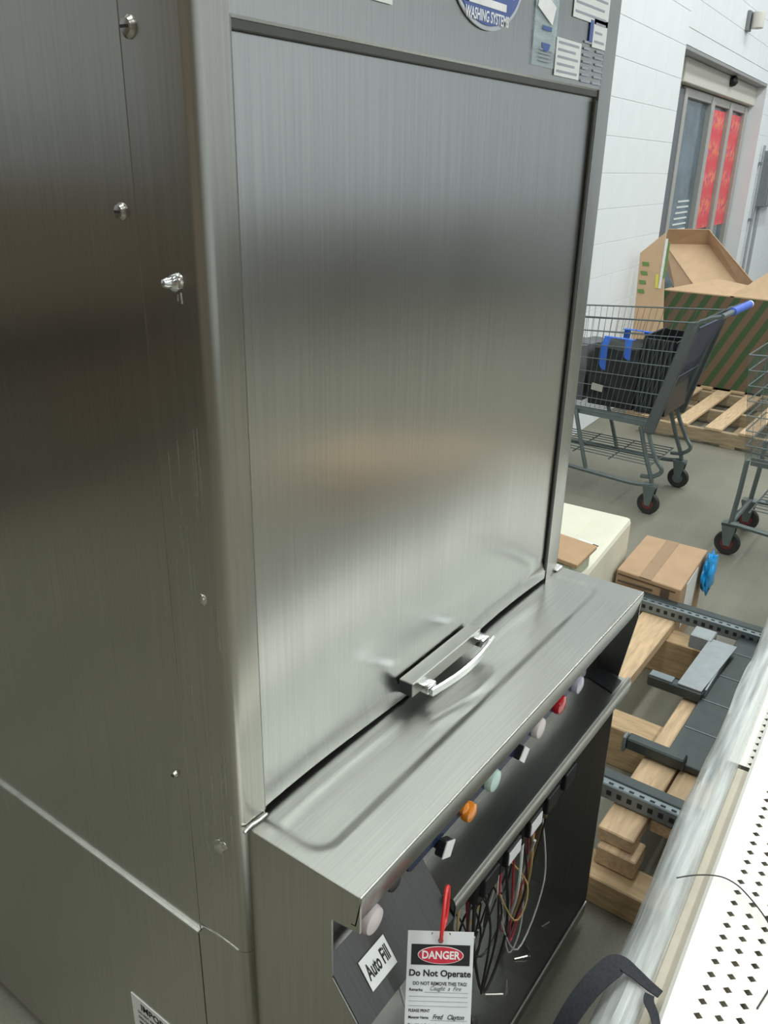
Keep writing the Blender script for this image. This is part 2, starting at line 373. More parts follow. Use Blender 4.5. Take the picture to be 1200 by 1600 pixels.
# ---- unseen half of the hall: fixtures, and stock added to shape the steel's reflections
for lx in (-.4, 2.4, 5.2, 8.0, 10.6):
    for ly in (-4.6, -2.2, .2):
        if lx == -.4 and ly == -4.6:
            lf = thing('ceiling_fixture', 'long white tube fixture under the ceiling', 'ceiling light', (lx, ly, CEIL), 0, 'tube fixtures under the ceiling')
            MB().box(-1.2, 1.2, -.17, .17, -.14, 0, .01).build('housing', LAMPF, lf, local=True)
        else: dup(lf, (lx, ly, CEIL), None)
dup(lf, (-2.4, 2.2, CEIL)); dup(lf, (-3.2, -1.6, CEIL))  # housings for the two added fill lamps
def rack(x, y, rz, L, label, hgt=1.5):  # invented racks, out of view, give the steel its dark and brown bands
    r = thing('added_rack', label, 'rack', (x, y, 0), rz)
    for px in (-L / 2, L / 2):
        for py in (-.3, .3): MB().box(px - .03, px + .03, py - .03, py + .03, 0, hgt + .1).build('upright', BEAMG, r, local=True)
    for z in (.12, hgt * .5, hgt): MB().box(-L / 2, L / 2, -.33, .33, z - .03, z).build('shelf', DARKSH, r, local=True)
    for z, top in ((.12, hgt * .5 - .06), (hgt * .5, hgt - .06)):
        xx = -L / 2 + .05
        while xx < L / 2 - .3:
            ww = random.uniform(.3, .6); hh = (top - z) * random.uniform(.6, .95)
            MB().box(xx, min(xx + ww, L / 2 - .05), -.28, .28, z, z + hh, .006).build('stock_box', random.choice([BRAND, BRAND, DARKSH, BRAND, BEAMG]), r, local=True)
            xx += ww + .04
    return r
def low_stack(x0, x1, y0, y1, h, m, label):  # invented dark pile, out of view, darkens the lower door reflection
    r = thing('added_panel_stack', label, 'panel stack', ((x0 + x1) / 2, (y0 + y1) / 2, 0)); z = 0; k = 0
    while z < h - .02:
        MB().box(x0 + .02 * (k % 2), x1 - .015 * (k % 3), y0 + .01 * (k % 2), y1, z, z + .036, .003).build('panel', m, r); z += .037; k += 1
low_stack(.75, 2.3, -1.28, -.87, .27, DARKSH, 'unseen low stack of dark panels added to darken the door reflection')
oc2 = thing('carton', 'unseen brown carton added for a warm patch in the door reflection', 'box', (2.5, -1.6, 0)); MB().box(2.15, 2.85, -1.85, -1.32, 0, .33, .005).build('body', CARDL, oc2); MB().box(2.15, 2.85, -1.6, -1.54, .33, .331).build('tape', TAPEB, oc2)  # added out of view for the warm blob in the door
rack(6.0, -5.7, 0, 4.4, 'unseen dark steel rack of stock added across the aisle for the door reflection', 1.15)
rack(10.4, -5.7, 0, 3.8, 'unseen dark steel rack of stock added further along the aisle', 1.15)
rack(-1.9, 3.5, 0, 5.4, 'unseen dark steel rack of brown stock added for the side panel reflection', 1.75)

# ================================================================== the washer
Z0 = .88
W = thing('utensil_washer', 'large stainless steel utensil washer with brushed guillotine door and open control box', 'washer', (.45, .5, 0))
def wp(name, mb, m, parent=None, smooth=False): return mb.build(name, m, parent or W, smooth)
XL = -.014
def arc(cx, cy, r, a0, a1, n=6): return [(cx + r * math.cos(a0 + (a1 - a0) * i / n), cy + r * math.sin(a0 + (a1 - a0) * i / n)) for i in range(n + 1)]
def post(z0, z1, xin, xout, sgn, yback):
    """L-wrapped rounded post: inner edge x=xin, outer face x=xout"""
    r = .014
    if sgn < 0: pr = [(xin, .03), (xin, 0)] + arc(xout + r, r, r, -PI / 2, -PI)[0:] + [(xout, yback)]
    else: pr = [(xin, .03), (xin, 0)] + arc(xout - r, r, r, -PI / 2, 0) + [(xout, yback)]
    return pr
def post_mb(z0, z1, xin, xout, sgn, yback, t=.002):
    pr = post(z0, z1, xin, xout, sgn, yback); inner = []
    P = [Vector((a, b, 0)) for a, b in pr]
    for i, p in enumerate(P):
        a = (P[i] - P[i - 1]).normalized() if i else (P[1] - P[0]).normalized(); c = (P[i + 1] - P[i]).normalized() if i < len(P) - 1 else a
        m = (a + c).normalized(); nn = Vector((-m.y, m.x, 0)) * (1 if sgn > 0 else -1); inner.append(p + nn * t)
    pts = [(p.x, p.y, z0) for p in P] + [(p.x, p.y, z0) for p in inner[::-1]]
    return MB().prism(pts, (0, 0, z1 - z0))
TOP = 2.16
wp('corner_post', post_mb(Z0 - .205, TOP, .030, XL, -1, .112), S_SIDE, smooth=True)
wp('lower_corner_post', post_mb(.04, Z0 - .206, .030, XL + .0004, -1, .092), S_SIDE, smooth=True)
wp('right_post', post_mb(.04, TOP, .826, .886, 1, .112), S_POST, smooth=True)
wp('side_panel', MB().box(XL - .0006, XL + .0005, .088, 1.1, Z0 - .222, TOP), S_SIDE)
wp('seam_flange', MB().prism([(XL - .005, .088, Z0 - .2225), (XL - .005, 1.1, Z0 - .2225), (XL + .002, 1.1, Z0 - .2225), (XL + .002, .088, Z0 - .2225)], (0, 0, .0035)), SCUFF)
wp('lower_side_panel', MB().box(XL + .001, XL + .004, .0955, 1.1, .04, Z0 - .2225, .0008), S_SIDE)
wp('right_side_panel', MB().box(.883, .886, .11, 1.1, .04, TOP), S_SIDE)
wp('back_panel', MB().box(XL, .886, 1.09, 1.1, .04, TOP), S_SIDE)
wp('roof_panel', MB().box(XL, .886, .002, 1.1, TOP, TOP + .004), S_SIDE)
wp('interior_back', MB().box(.0, .87, .06, .065, .04, TOP - .01), S_BOX)
for fx in (.03, .84):
    for fy in (.08, 1.0): wp('foot', MB().lathe([(.03, 0), (.03, .01), (.015, .015), (.015, .06)], (fx, fy, 0), (0, 0, 1), 12), BOLT)
# header over the door
hp = wp('header_panel', MB().sheet([(.03, .02, 1.736), (.03, .003, 1.736), (.03, 0, 1.739), (.03, 0, TOP)], (.797, 0, 0), .002), S_FRONT)
wp('top_gap_shade', MB().box(.031, .825, .002, .0055, 1.728, 1.7365, .001), GAPSHADE)  # dark strip painted for the shaded gap under the header
wp('side_gap_shade', MB().box(.8195, .8255, .0005, .0045, .90, 1.723, .001), GAPSHADE)  # dark strip painted for the shaded gap at the door's right edge
# door with turned lip
dl = MB()
nx = 40
g = []
prof = [(.008, 1.76), (.006, 1.4), (.006, .94), (.006, .920), (.003, .910), (-.001, .898), (-.001, .880)]
for i in range(nx + 1):
    x = .033 + (.823 - .033) * i / nx; col = []
    for j, (y, z) in enumerate(prof):
        wob = 0
        if j >= 3: wob = .006 * math.sin(x * 5.5 + 1.0) ** 2 * (j - 2) / 4
        col.append(dl.bm.verts.new((x, y + wob - (.003 * math.sin(PI * i / nx) if j in (1, 2) else 0), z + (.005 * abs(math.sin(x * 5.5 + 1.25)) if j >= 5 else 0))))
    g.append(col)
for i in range(nx):
    for j in range(len(prof) - 1): dl.bm.faces.new((g[i][j], g[i][j + 1], g[i + 1][j + 1], g[i + 1][j]))
door = wp('door_panel', dl, S_FRONT, smooth=True)
wp('left_track', MB().box(.031, .033, .001, .03, .885, 1.74), S_BOX)
wp('right_track', MB().box(.8245, .826, .001, .02, .885, 1.74), S_BOX)
hb = wp('handle_bar', MB().box(.322, .524, -.023, .002, .896, .920, .0012), S_SHELF, door)
MB().box(.3212, .3222, -.021, .000, .898, .918).build('end_plug', BEAMD, door)
ph = MB()
for x in (.350, .513): ph.box(x - .012, x + .012, -.040, -.018, .898, .913, .003, 2)
pts = [(.340 + .19 * t, -.044 - .010 * math.sin(PI * t), .905 + .000 * t) for t in [i / 14 for i in range(15)]]
b = ph.bm
ring = []
for p in pts: ring.append([b.verts.new((p[0], p[1] + dy, p[2] + dz)) for dy, dz in ((-.003, -.006), (.003, -.006), (.0035, .004), (.001, .006), (-.003, .005))])
for A, B2 in zip(ring, ring[1:]):
    for k in range(5): b.faces.new((A[k], A[(k + 1) % 5], B2[(k + 1) % 5], B2[k]))
b.faces.new(ring[0][::-1]); b.faces.new(ring[-1]); bmesh.ops.recalc_face_normals(b, faces=b.faces)
wp('pull_handle', ph, CHROME, door, True)
# shelf: pressed top, apron, side plates
sm = MB(); NX, NY = 180, 60
def sstep(a, b, x): t = min(1, max(0, (x - a) / (b - a))); return t * t * (3 - 2 * t)
SX0, SX1, SY0, SY1 = 0.0, .895, -.171, .012
def hgt(x, y):
    # pressed pan: inner rectangle 4 mm lower, rounded corner, dent near the handle
    dx = min(x - .022, .86 - x); dy = min(y + .100, .2)
    r = .03
    if dx < r and dy < r: d = r - math.hypot(r - dx, r - dy)
    else: d = min(dx, dy)
    h = -.0045 * sstep(-.006, .009, d)
    h += -.002 * math.exp(-(((x - .45) / .09) ** 2 + ((y + .05) / .03) ** 2))
    h += .0006 * noise.noise(Vector((x * 9, y * 9, 2)))
    return h
gv = [[sm.bm.verts.new((SX0 + (SX1 - SX0) * i / NX, SY0 + (SY1 - SY0) * j / NY, Z0 + hgt(SX0 + (SX1 - SX0) * i / NX, SY0 + (SY1 - SY0) * j / NY))) for j in range(NY + 1)] for i in range(NX + 1)]
for i in range(NX):
    for j in range(NY): sm.bm.faces.new((gv[i][j], gv[i + 1][j], gv[i + 1][j + 1], gv[i][j + 1]))
shelf = wp('shelf_top', sm, S_SHELF, smooth=True)
ap = [(0, SY0, Z0 + .0002)] + [(0, SY0 - .003 * math.sin(a), Z0 - .003 + .003 * math.cos(a)) for a in (.4, .8, 1.2, 1.57)] + [(0, SY0 + .005, Z0 - .048), (0, SY0 + .012, Z0 - .049)]
wp('apron', MB().sheet(ap, (.895, 0, 0), -.0015), S_APRON, smooth=True)
side = [(SY0 - .001, Z0 - .001), (SY0 - .001, Z0 - .056), (-.131, Z0 - .062), (-.131, Z0 - .159), (-.168, Z0 - .208), (-.178, Z0 - .225), (-.160, Z0 - .25), (-.156, .045), (.0, .045), (.0, Z0 - .001)]
wp('side_plate', MB().prism([(0, y, z) for y, z in side], (.003, 0, 0), .0006), S_SIDE)
wp('right_side_plate', MB().prism([(.892, y, z) for y, z in [(SY0, Z0 - .001), (SY0, Z0 - .056), (-.15, Z0 - .2), (-.156, .045), (0, .045), (0, Z0 - .001)]], (.003, 0, 0)), S_BOX)
#wp('shelf_edge_weld', MB().tube([(.002, SY0, Z0 + .0005), (.3, SY0, Z0 + .001), (.893, SY0, Z0 + .0005)], .0016, 6), WELD, smooth=True)
cf = wp('control_panel', MB().sheet([(.003, -.105, Z0 - .004), (.003, -.105, .745), (.003, -.118, .739), (.003, -.176, .660), (.003, -.160, .632), (.003, -.15, .632)], (.207, 0, 0), .0015).box(.21, .892, -.106, -.1045, .683, Z0 - .004), S_DARK)
# box cover (hinged cover resting open)
CX0, CX1 = .212, .888
cv = [(CX0, -.104, .684), (CX0, -.168, .684), (CX0, -.1685, .686), (CX0, -.171, .690), (CX0, -.174, .690), (CX0, -.177, .687), (CX0, -.179, .680), (CX0, -.178, .660), (CX0, -.172, .646), (CX0, -.160, .641)]
cover = wp('box_cover', MB().sheet(cv, (CX1 - CX0, 0, 0), -.0015), S_SHELF, smooth=True)
wp('cover_end_plate', MB().prism([(CX0, -.104, .684), (CX0, -.174, .689), (CX0, -.179, .680), (CX0, -.176, .60), (CX0, -.104, .60)], (.0015, 0, 0)), S_BOX)
wp('cover_shade_patch', MB().prism([(.845, -.100, .6855), (.822, -.164, .6855), (.872, -.164, .6855), (.886, -.13, .6855), (.886, -.100, .6855)], (0, 0, .001)), BLACKP)  # dark patch stands in for the apron's shadow mirrored in the cover
# cavity
wp('cavity_floor', MB().box(.003, .892, -.150, .0, .045, .048).box(.003, .892, -.157, -.155, .03, .066), S_BOX)
wp('cavity_lip', MB().box(.003, .893, -.159, -.155, .064, .068, .001), SCUFF)
wp('cavity_back', MB().box(.003, .892, -.004, -.001, .045, .70), S_BOX)
wp('mounting_rail', MB().box(.24, .80, -.075, -.055, .46, .50, .002), BEAMG)
for k, x in enumerate((.42, .50, .585, .66, .74)):
    ct = wp('contactor', MB().box(x - .032, x + .032, -.125, -.055, .49 - .01, .56, .004).box(x - .025, x + .025, -.135, -.12, .50, .54, .002), BLACKP)
    if k in (1, 2): MB().box(x - .022, x + .022, -.1365, -.1350, .507, .533).build('white_label', LABELW, ct)
def wire(pts, r, m, nm='wire'):
    P = [Vector(p) for p in pts]; out = []
    for i in range(len(P) - 1):
        p0, p1, p2, p3 = P[max(i - 1, 0)], P[i], P[i + 1], P[min(i + 2, len(P) - 1)]
        for k in range(6):
            t = k / 6; out.append(.5 * ((2 * p1) + (-p0 + p2) * t + (2 * p0 - 5 * p1 + 4 * p2 - p3) * t * t + (-p0 + 3 * p1 - 3 * p2 + p3) * t ** 3))
    out.append(P[-1]); return MB().tube(out, r, 6)
WHT = plain('white_wire', (.55, .55, .52), .5); YLW = plain('tan_wire', (.42, .3, .12), .5); BLKW = plain('black_wire', (.02, .02, .02), .5); REDW = plain('red_wire', (.4, .03, .05), .5)
rnd = random.Random(3)
for k in range(26):
    x0 = rnd.uniform(.22, .66); x1 = x0 + rnd.uniform(.05, .22); y0 = rnd.uniform(-.135, -.04); zt = .49; zb = rnd.uniform(.06, .30)
    m = [BLKW, BLKW, BLKW, WHT, YLW, BLKW, WHT, REDW][k % 8]
    y1 = rnd.uniform(-.13, -.05)
    wp('wire', wire([(x0, y0, zt), (x0 + rnd.uniform(-.03, .03), y0 - .01, (zt + zb) / 2 + .04), ((x0 + x1) / 2, y1, zb), (x1, y1, zb + rnd.uniform(.04, .12)), (x1 - .03, y0, zt - .06)], rnd.choice((.0022, .003, .0018)), m), m, smooth=True)
for k in range(7):
    x = .45 + .055 * k; wp('screw', MB().tube([(x, -.10 + .01 * (k % 3), .052), (x + .02 * (-1) ** k, -.11, .056)], .002, 6), BOLT)
# buttons on the control panel
def knob(x, z, r, m, nm, sq=False, h=.022, y0=-.106, y1=-.146, rim=None):
    k = MB()
    if sq:
        k.obox(Matrix.Translation((x, y1 + .006, z)) @ Matrix.Rotation(.5 if sq is True else sq, 4, 'Y'), r * 1.9, .013, r * 1.9, .002).lathe([(r * .6, 0), (r * .6, abs(y1 - y0))], (x, y0, z), (0, -1, 0), 14)
    else: k.lathe([(r * .62, 0), (r * .62, abs(y1 - y0) - .012), (r * .97, abs(y1 - y0) - .011), (r, abs(y1 - y0) - .006), (r * .9, abs(y1 - y0)), (r * .4, abs(y1 - y0) + .003)], (x, y0, z), (0, -1, 0), 22)
    o = wp(nm, k, m, smooth=not sq)
    if rim: MB().obox(Matrix.Translation((x, y1 - .0015, z)) @ Matrix.Rotation(.5 if sq is True else sq, 4, 'Y'), r * 1.95, .0016, r * 1.95).build('white_face', LABELW, o)
    return o
Y1 = -.160
knob(.046, .793, .0185, PINKISH, 'push_button', y1=Y1)
knob(.212, .774, .0125, BLACKP, 'switch_knob', True, rim=1, y1=Y1)
knob(.277, .787, .0150, AMBER, 'indicator_lens', y1=Y1)['label'] = 'amber lens'
knob(.266, .800, .0095, AMBER, 'indicator_bulb', y1=-.155)['label'] = 'amber bulb'
knob(.344, .797, .0180, PALE, 'push_button', y1=Y1)['label'] = 'pale green button'
knob(.434, .788, .0120, BLACKP, 'switch_knob', .75, rim=1, y1=Y1)
knob(.494, .799, .0180, PINKISH, 'push_button', y1=Y1)
knob(.575, .797, .0175, REDLENS, 'indicator_lens', y1=Y1)['label'] = 'red lens'
knob(.649, .796, .0170, LILAC, 'indicator_lens', y1=Y1)['label'] = 'clear lilac lens'
knob(.110, .790, .0140, BLACKP, 'switch_body', y1=-.145)
wp('blue_strip', MB().box(.135, .70, -.150, -.1065, .786, .812, .003), TAPE)
# Auto Fill label on the sloped face
Ldir = Vector((0, .036, .049)).normalized(); o0 = Vector((.066, -.150, .6965)) + Vector((0, -.8, .588)) * .0022
mt = frame(o0, (1, 0, 0), Ldir)
lb = wp('name_label', MB().obox(mt, .052, .040, .0006), LABELW); lb['label'] = 'white Auto Fill label'
mt2 = mt.copy(); mt2.translation = o0 + mt.to_3x3() @ Vector((0, 0, .0006))
text('lettering', 'Auto Fill', .0275, mt2, INK, lb, sx=.46, bold=.0007)
# bolts, weld nubs on the side
for (y, z, r) in ((.075, .848, .0085), (.108, .699, .0075), (.108, .037, .0045)):
    bt = wp('bolt', MB().lathe([(r * 1.1, 0), (r * 1.1, .0012), (r, .002), (r * .8, .0045), (r * .3, .0055)], (XL - .0006 if y > .088 else XL, y, Z0 + z), (-1, 0, 0), 18), BOLT, smooth=True)
    MB().box(XL - .0064, XL - .005, y - r * .5, y + r * .5, Z0 + z - .0012, Z0 + z + .0012).build('slot', INK, bt)
nut = wp('acorn_nut', MB().lathe([(.0085, 0), (.0075, .003), (.0052, .005), (.005, .009), (.0035, .0125), (.001, .0135)], (XL, .042, Z0 + .640), (-1, .12, .05), 16), CHROME, smooth=True)
def blob(x, y, z, s, n=9, m=WELD):
    k = MB()
    b = bmesh.new(); bmesh.ops.create_icosphere(b, subdivisions=3, radius=1)
    for v in b.verts:
        q = v.co.copy(); f = 1 + .45 * noise.noise(q * 2.2 + Vector((x * 50, y * 60, z * 40))); v.co = Vector((q.x * .45 * s * f, q.y * s * f, q.z * s * 1.2 * f))
    k.merge(b, mtx=Matrix.Translation((x, y, z))); return wp('weld_spot', k, m, smooth=True)
blob(XL, .036, Z0 + .642, .0062); blob(XL, .034, Z0 + .31, .005); blob(XL, .037, Z0 - .040, .0085); blob(XL, .028, Z0 - .034, .005)
wp('weld_drip', MB().tube([(XL - .0003, .034, Z0 + .632), (XL - .0003, .033, Z0 + .622)], .0009, 6).tube([(XL - .0003, .038, Z0 + .63), (XL - .0003, .0385, Z0 + .624)], .0008, 6), WELD)
rs = random.Random(5); sk = MB()
for k in range(26):
    y = rs.uniform(.012, .075); z = Z0 + rs.uniform(-.16, .45); L = rs.uniform(.02, .12)
    sk.box(XL - .0003, XL + .001, y, y + rs.uniform(.0003, .0007), z, z + L)
wp('scratches', sk, SCUFF, None)['kind'] = 'stuff'
# weld where the post meets the shelf, along the lower post seam
wp('weld_seam', wire([(-.010, -.004, Z0 + .003), (.004, -.003, Z0 + .004), (.017, -.004, Z0 + .003), (.03, -.003, Z0 + .002)], .0022, WELD), WELD, smooth=True)
wp('weld_seam', wire([(XL - .0005, .088, Z0 - .208), (XL - .0005, .05, Z0 - .2035), (XL - .0005, .014, Z0 - .204)], .0008, WELD), WELD)
wp('post_joint', MB().box(.866, .893, -.006, .03, Z0 - .0, Z0 + .006, .002), WELD)
# IMPORTANT sticker on lower side panel (mostly below the frame)
st = wp('notice_sticker', MB().box(XL - .0002, XL + .0012, .13, .276, .29, .388), LABELW); st['label'] = 'white notice sticker'
mt = frame((XL - .0006, .20, .372), (0, -1, 0), (0, 0, 1))
text('lettering', 'IMPORTANT', .020, mt, INK, st, sx=.95, bold=.0004)
for k, t in enumerate(('DO NOT REMOVE THIS PANEL UNTIL', 'DISCONNECT POWER BEFORE', 'SERVICING THE MACHINE')):
    text('lettering', t, .0085, frame((XL - .0006, .262, .356 - .012 * k), (0, -1, 0), (0, 0, 1)), INK, st, sx=.8, align='LEFT')
# badge and stickers on the header
YF = -.0012
bd = MB(); bcx, bcz, rx, rz = .456, 1.842, .088, .066
def ell(rx, rz, y0, y1, n=48): return MB().prism([(bcx + rx * math.cos(2 * PI * i / n), y0, bcz + rz * math.sin(2 * PI * i / n)) for i in range(n)], (0, y1 - y0, 0))
badge = wp('maker_badge', ell(rx, rz, YF - .002, YF), plain('badge_rim', (.6, .62, .66), .3, .6)); badge['label'] = 'oval blue maker badge'
ell(rx - .005, rz - .005, YF - .003, YF - .0015).build('blue_field', BLUEINK, badge)
YB = YF - .0032
def fr_front(x, z, y=YB): return frame((x, y, z), (1, 0, 0), (0, 0, 1))
text('lettering', 'WASHING SYSTEMS', .0165, fr_front(.456, 1.7895), WHITEINK, badge, sx=.72, bold=.0003)
MB().box(.395, .500, YB - .0002, YB + .0004, 1.800, 1.808).box(.395, .410, YB - .0002, YB + .0004, 1.80, 1.87).build('lettering', WHITEINK, badge)
text('lettering', 'VO', .060, fr_front(.455, 1.832), WHITEINK, badge, sx=.9, bold=.002)
text('lettering', 'INC', .008, fr_front(.512, 1.818), WHITEINK, badge)
pc = wp('clear_pouch', MB().box(.583, .652, YF - .0012, YF, 1.752, 1.852, .0004), POUCH, hp)
MB().box(.606, .634, YF - .0018, YF - .0012, 1.795, 1.80).prism([(.607 + .0, YF - .002, 1.780)] + [(.620 + .013 * math.cos(a), YF - .002, 1.780 - .010 * math.sin(a)) for a in [PI - PI * i / 10 for i in range(11)]], (0, .0005, 0)).build('blue_mark', BLUEINK, pc)
for k in range(4): MB().box(.602, .640, YF - .0018, YF - .0012, 1.758 + .0045 * k, 1.7595 + .0045 * k).build('print_line', PRINT, pc)
MB().obox(Matrix.Translation((.614, YF - .002, 1.822)) @ Matrix.Rotation(.35, 4, 'Y'), .05, .0008, .024, .0003).build('white_paper', WHITEINK, pc)
for x0, x1, z0, z1, nl, tl in ((.655, .738, 1.745, 1.792, 5, 0), (.70, .826, 1.822, 1.86, 3, 1), (.775, .826, 1.792, 1.83, 3, 2)):
    s = wp('paper_label', MB().box(x0, x1, YF - .0008, YF, z0, z1), LABELW, hp)
    for k in range(nl):
        z = z1 - (z1 - z0) * (k + .6) / (nl + .3); MB().box(x0 + .006, x1 - .008 - .01 * (k % 2), YF - .0012, YF - .0006, z - .0014, z + .0014).build('print_line', PRINT, s)
for k in range(7):
    z = 1.744 + .0085 * k
    MB().box(.748, .782 - .006 * (k % 3), YF - .0006, YF + .0002, z, z + .003).build('print_line', PRINT, hp); MB().box(.790 + .004 * (k % 2), .824, YF - .0006, YF + .0002, z, z + .003).build('print_line', PRINT, hp)
MB().box(.762, .773, YF - .0012, YF, 1.798, 1.826).build('blue_mark', BLUEINK, hp)
wp('caution_strip', MB().box(.10, .262, YF - .0008, YF, 1.776, 1.84), LABELW, hp)

# ---- danger tag on its cable tie
ax = Vector((.585, -.811, -.022)).normalized()
tdn = (Vector((.061, -.196, .627)) - Vector((.100, -.172, .736)))
tl0 = Vector((.1005, -.1735, .737)) 
TW, TH2 = .0835, .158
mt = frame(tl0 + ax * TW / 2 + tdn.normalized() * TH2 / 2, ax, -tdn)
tg = thing('danger_tag', 'white hanging paper tag with a red and black DANGER heading', 'tag', mt.translation)
def tl(u, v, h=.0004): return mt @ Vector((u, v, h))
def tbox(name, u0, u1, v0, v1, h, m, parent=tg):
    m2 = mt.copy(); m2.translation = tl((u0 + u1) / 2, (v0 + v1) / 2, h); return MB().obox(m2, u1 - u0, v1 - v0, .0003).build(name, m, parent)
# card with a punched hole
cb = MB(); hole = Vector((.000, TH2 / 2 - .012)); n = 20
b = cb.bm; outer = []; inn = []
def rectpt(a):
    c, s = math.cos(a), math.sin(a); hw, hh = .012, .010; k = min(hw / abs(c) if abs(c) > 1e-6 else 9, hh / abs(s) if abs(s) > 1e-6 else 9); return Vector((c * k, s * k))
for i in range(n):
    a = 2 * PI * i / n + PI / 4
    outer.append(b.verts.new(tl(*(hole + rectpt(a)), 0))); inn.append(b.verts.new(tl(hole.x + .0035 * math.cos(a), hole.y + .0035 * math.sin(a), 0)))
for i in range(n): b.faces.new((outer[i], outer[(i + 1) % n], inn[(i + 1) % n], inn[i]))
def q(u0, u1, v0, v1): b.faces.new([b.verts.new(tl(u, v, 0)) for u, v in ((u0, v0), (u1, v0), (u1, v1), (u0, v1))])
q(-TW / 2, hole.x - .012, -TH2 / 2, TH2 / 2); q(hole.x + .012, TW / 2, -TH2 / 2, TH2 / 2); q(hole.x - .012, hole.x + .012, -TH2 / 2, hole.y - .010); q(hole.x - .012, hole.x + .012, hole.y + .010, TH2 / 2)
card = cb.build('card', PAPER, tg)
ytop = TH2 / 2
tbox('black_band', -.0365, .0375, ytop - .0430, ytop - .0170, .0003, INK, card)
def tell(ru, rv, h, m, nm):
    MB().prism([tl(.0005 + ru * math.cos(2 * PI * i / 40), ytop - .0300 + rv * math.sin(2 * PI * i / 40), h) for i in range(40)], (mt.to_3x3() @ Vector((0, 0, .0002)))).build(nm, m, card)
tell(.0290, .0112, .0006, WHITEINK, 'oval_rim'); tell(.0280, .0104, .0009, REDINK, 'red_oval')
def tt(body, u, v, size, m=INK, sx=1, bold=0, shear=0, align='CENTER'):
    m2 = mt.copy(); m2.translation = tl(u, v, .0013 if m is WHITEINK else .0006)
    text('lettering', body, size, m2, m, card, sx, bold, shear, align, .00005)
tt('DANGER', .0005, ytop - .0302, .0138, WHITEINK, .86, .0004)
tt('Do Not Operate', .0005, ytop - .0535, .0115, INK, .98, .0003)
tt('DO NOT REMOVE THIS TAG!', .001, ytop - .0665, .0062, INK, .85, .0001)
tt('Remarks:', -.0375, ytop - .0745, .0052, INK, .9, .0001, 0, 'LEFT')
tt('Caught  a  Fire', -.012, ytop - .0725, .0078, GREYINK, .85, 0, .4, 'LEFT')
for k, v in enumerate((.0775, .0830, .0890, .0950)): tbox('rule_line', -.018 if k == 0 else -.0375, .037, ytop - v - .0001, ytop - v + .0001, .0003, GREYINK, card)
tt('PLEASE PRINT', -.0375, ytop - .1010, .0052, INK, .85, .0001, 0, 'LEFT')
tt('Manager Name:', -.0375, ytop - .1095, .0048, INK, .85, .0001, 0, 'LEFT')
tt('Fred   Clayton', -.007, ytop - .1085, .0085, INK, .8, .0001, .4, 'LEFT')
tbox('rule_line', -.010, .037, ytop - .1130, ytop - .1128, .0003, GREYINK, card)
tt('Date Work Order / Repair Request', -.0375, ytop - .1190, .0048, INK, .85, .0001, 0, 'LEFT')
hp3 = tl(hole.x, hole.y, 0)
nrm = mt.to_3x3() @ Vector((0, 0, 1))
top = Vector((.1445, -.2, .782))
tie = wire([hp3 - nrm * .004, hp3 + nrm * .004 + Vector((0, 0, .003)), hp3 + nrm * .005 + Vector((0, 0, .02)), tl(.003, hole.y + .05, .002), tl(.006, hole.y + .062, -.008), tl(.010, hole.y + .055, -.022), tl(.008, hole.y + .02, -.020), hp3 - nrm * .006 + Vector((0, 0, .004)), hp3 - nrm * .004], .0026, REDPL).build('cable_tie', REDPL, None, True)
tag(tie, 'red plastic loop holding the danger tag on the control box', 'cable tie')

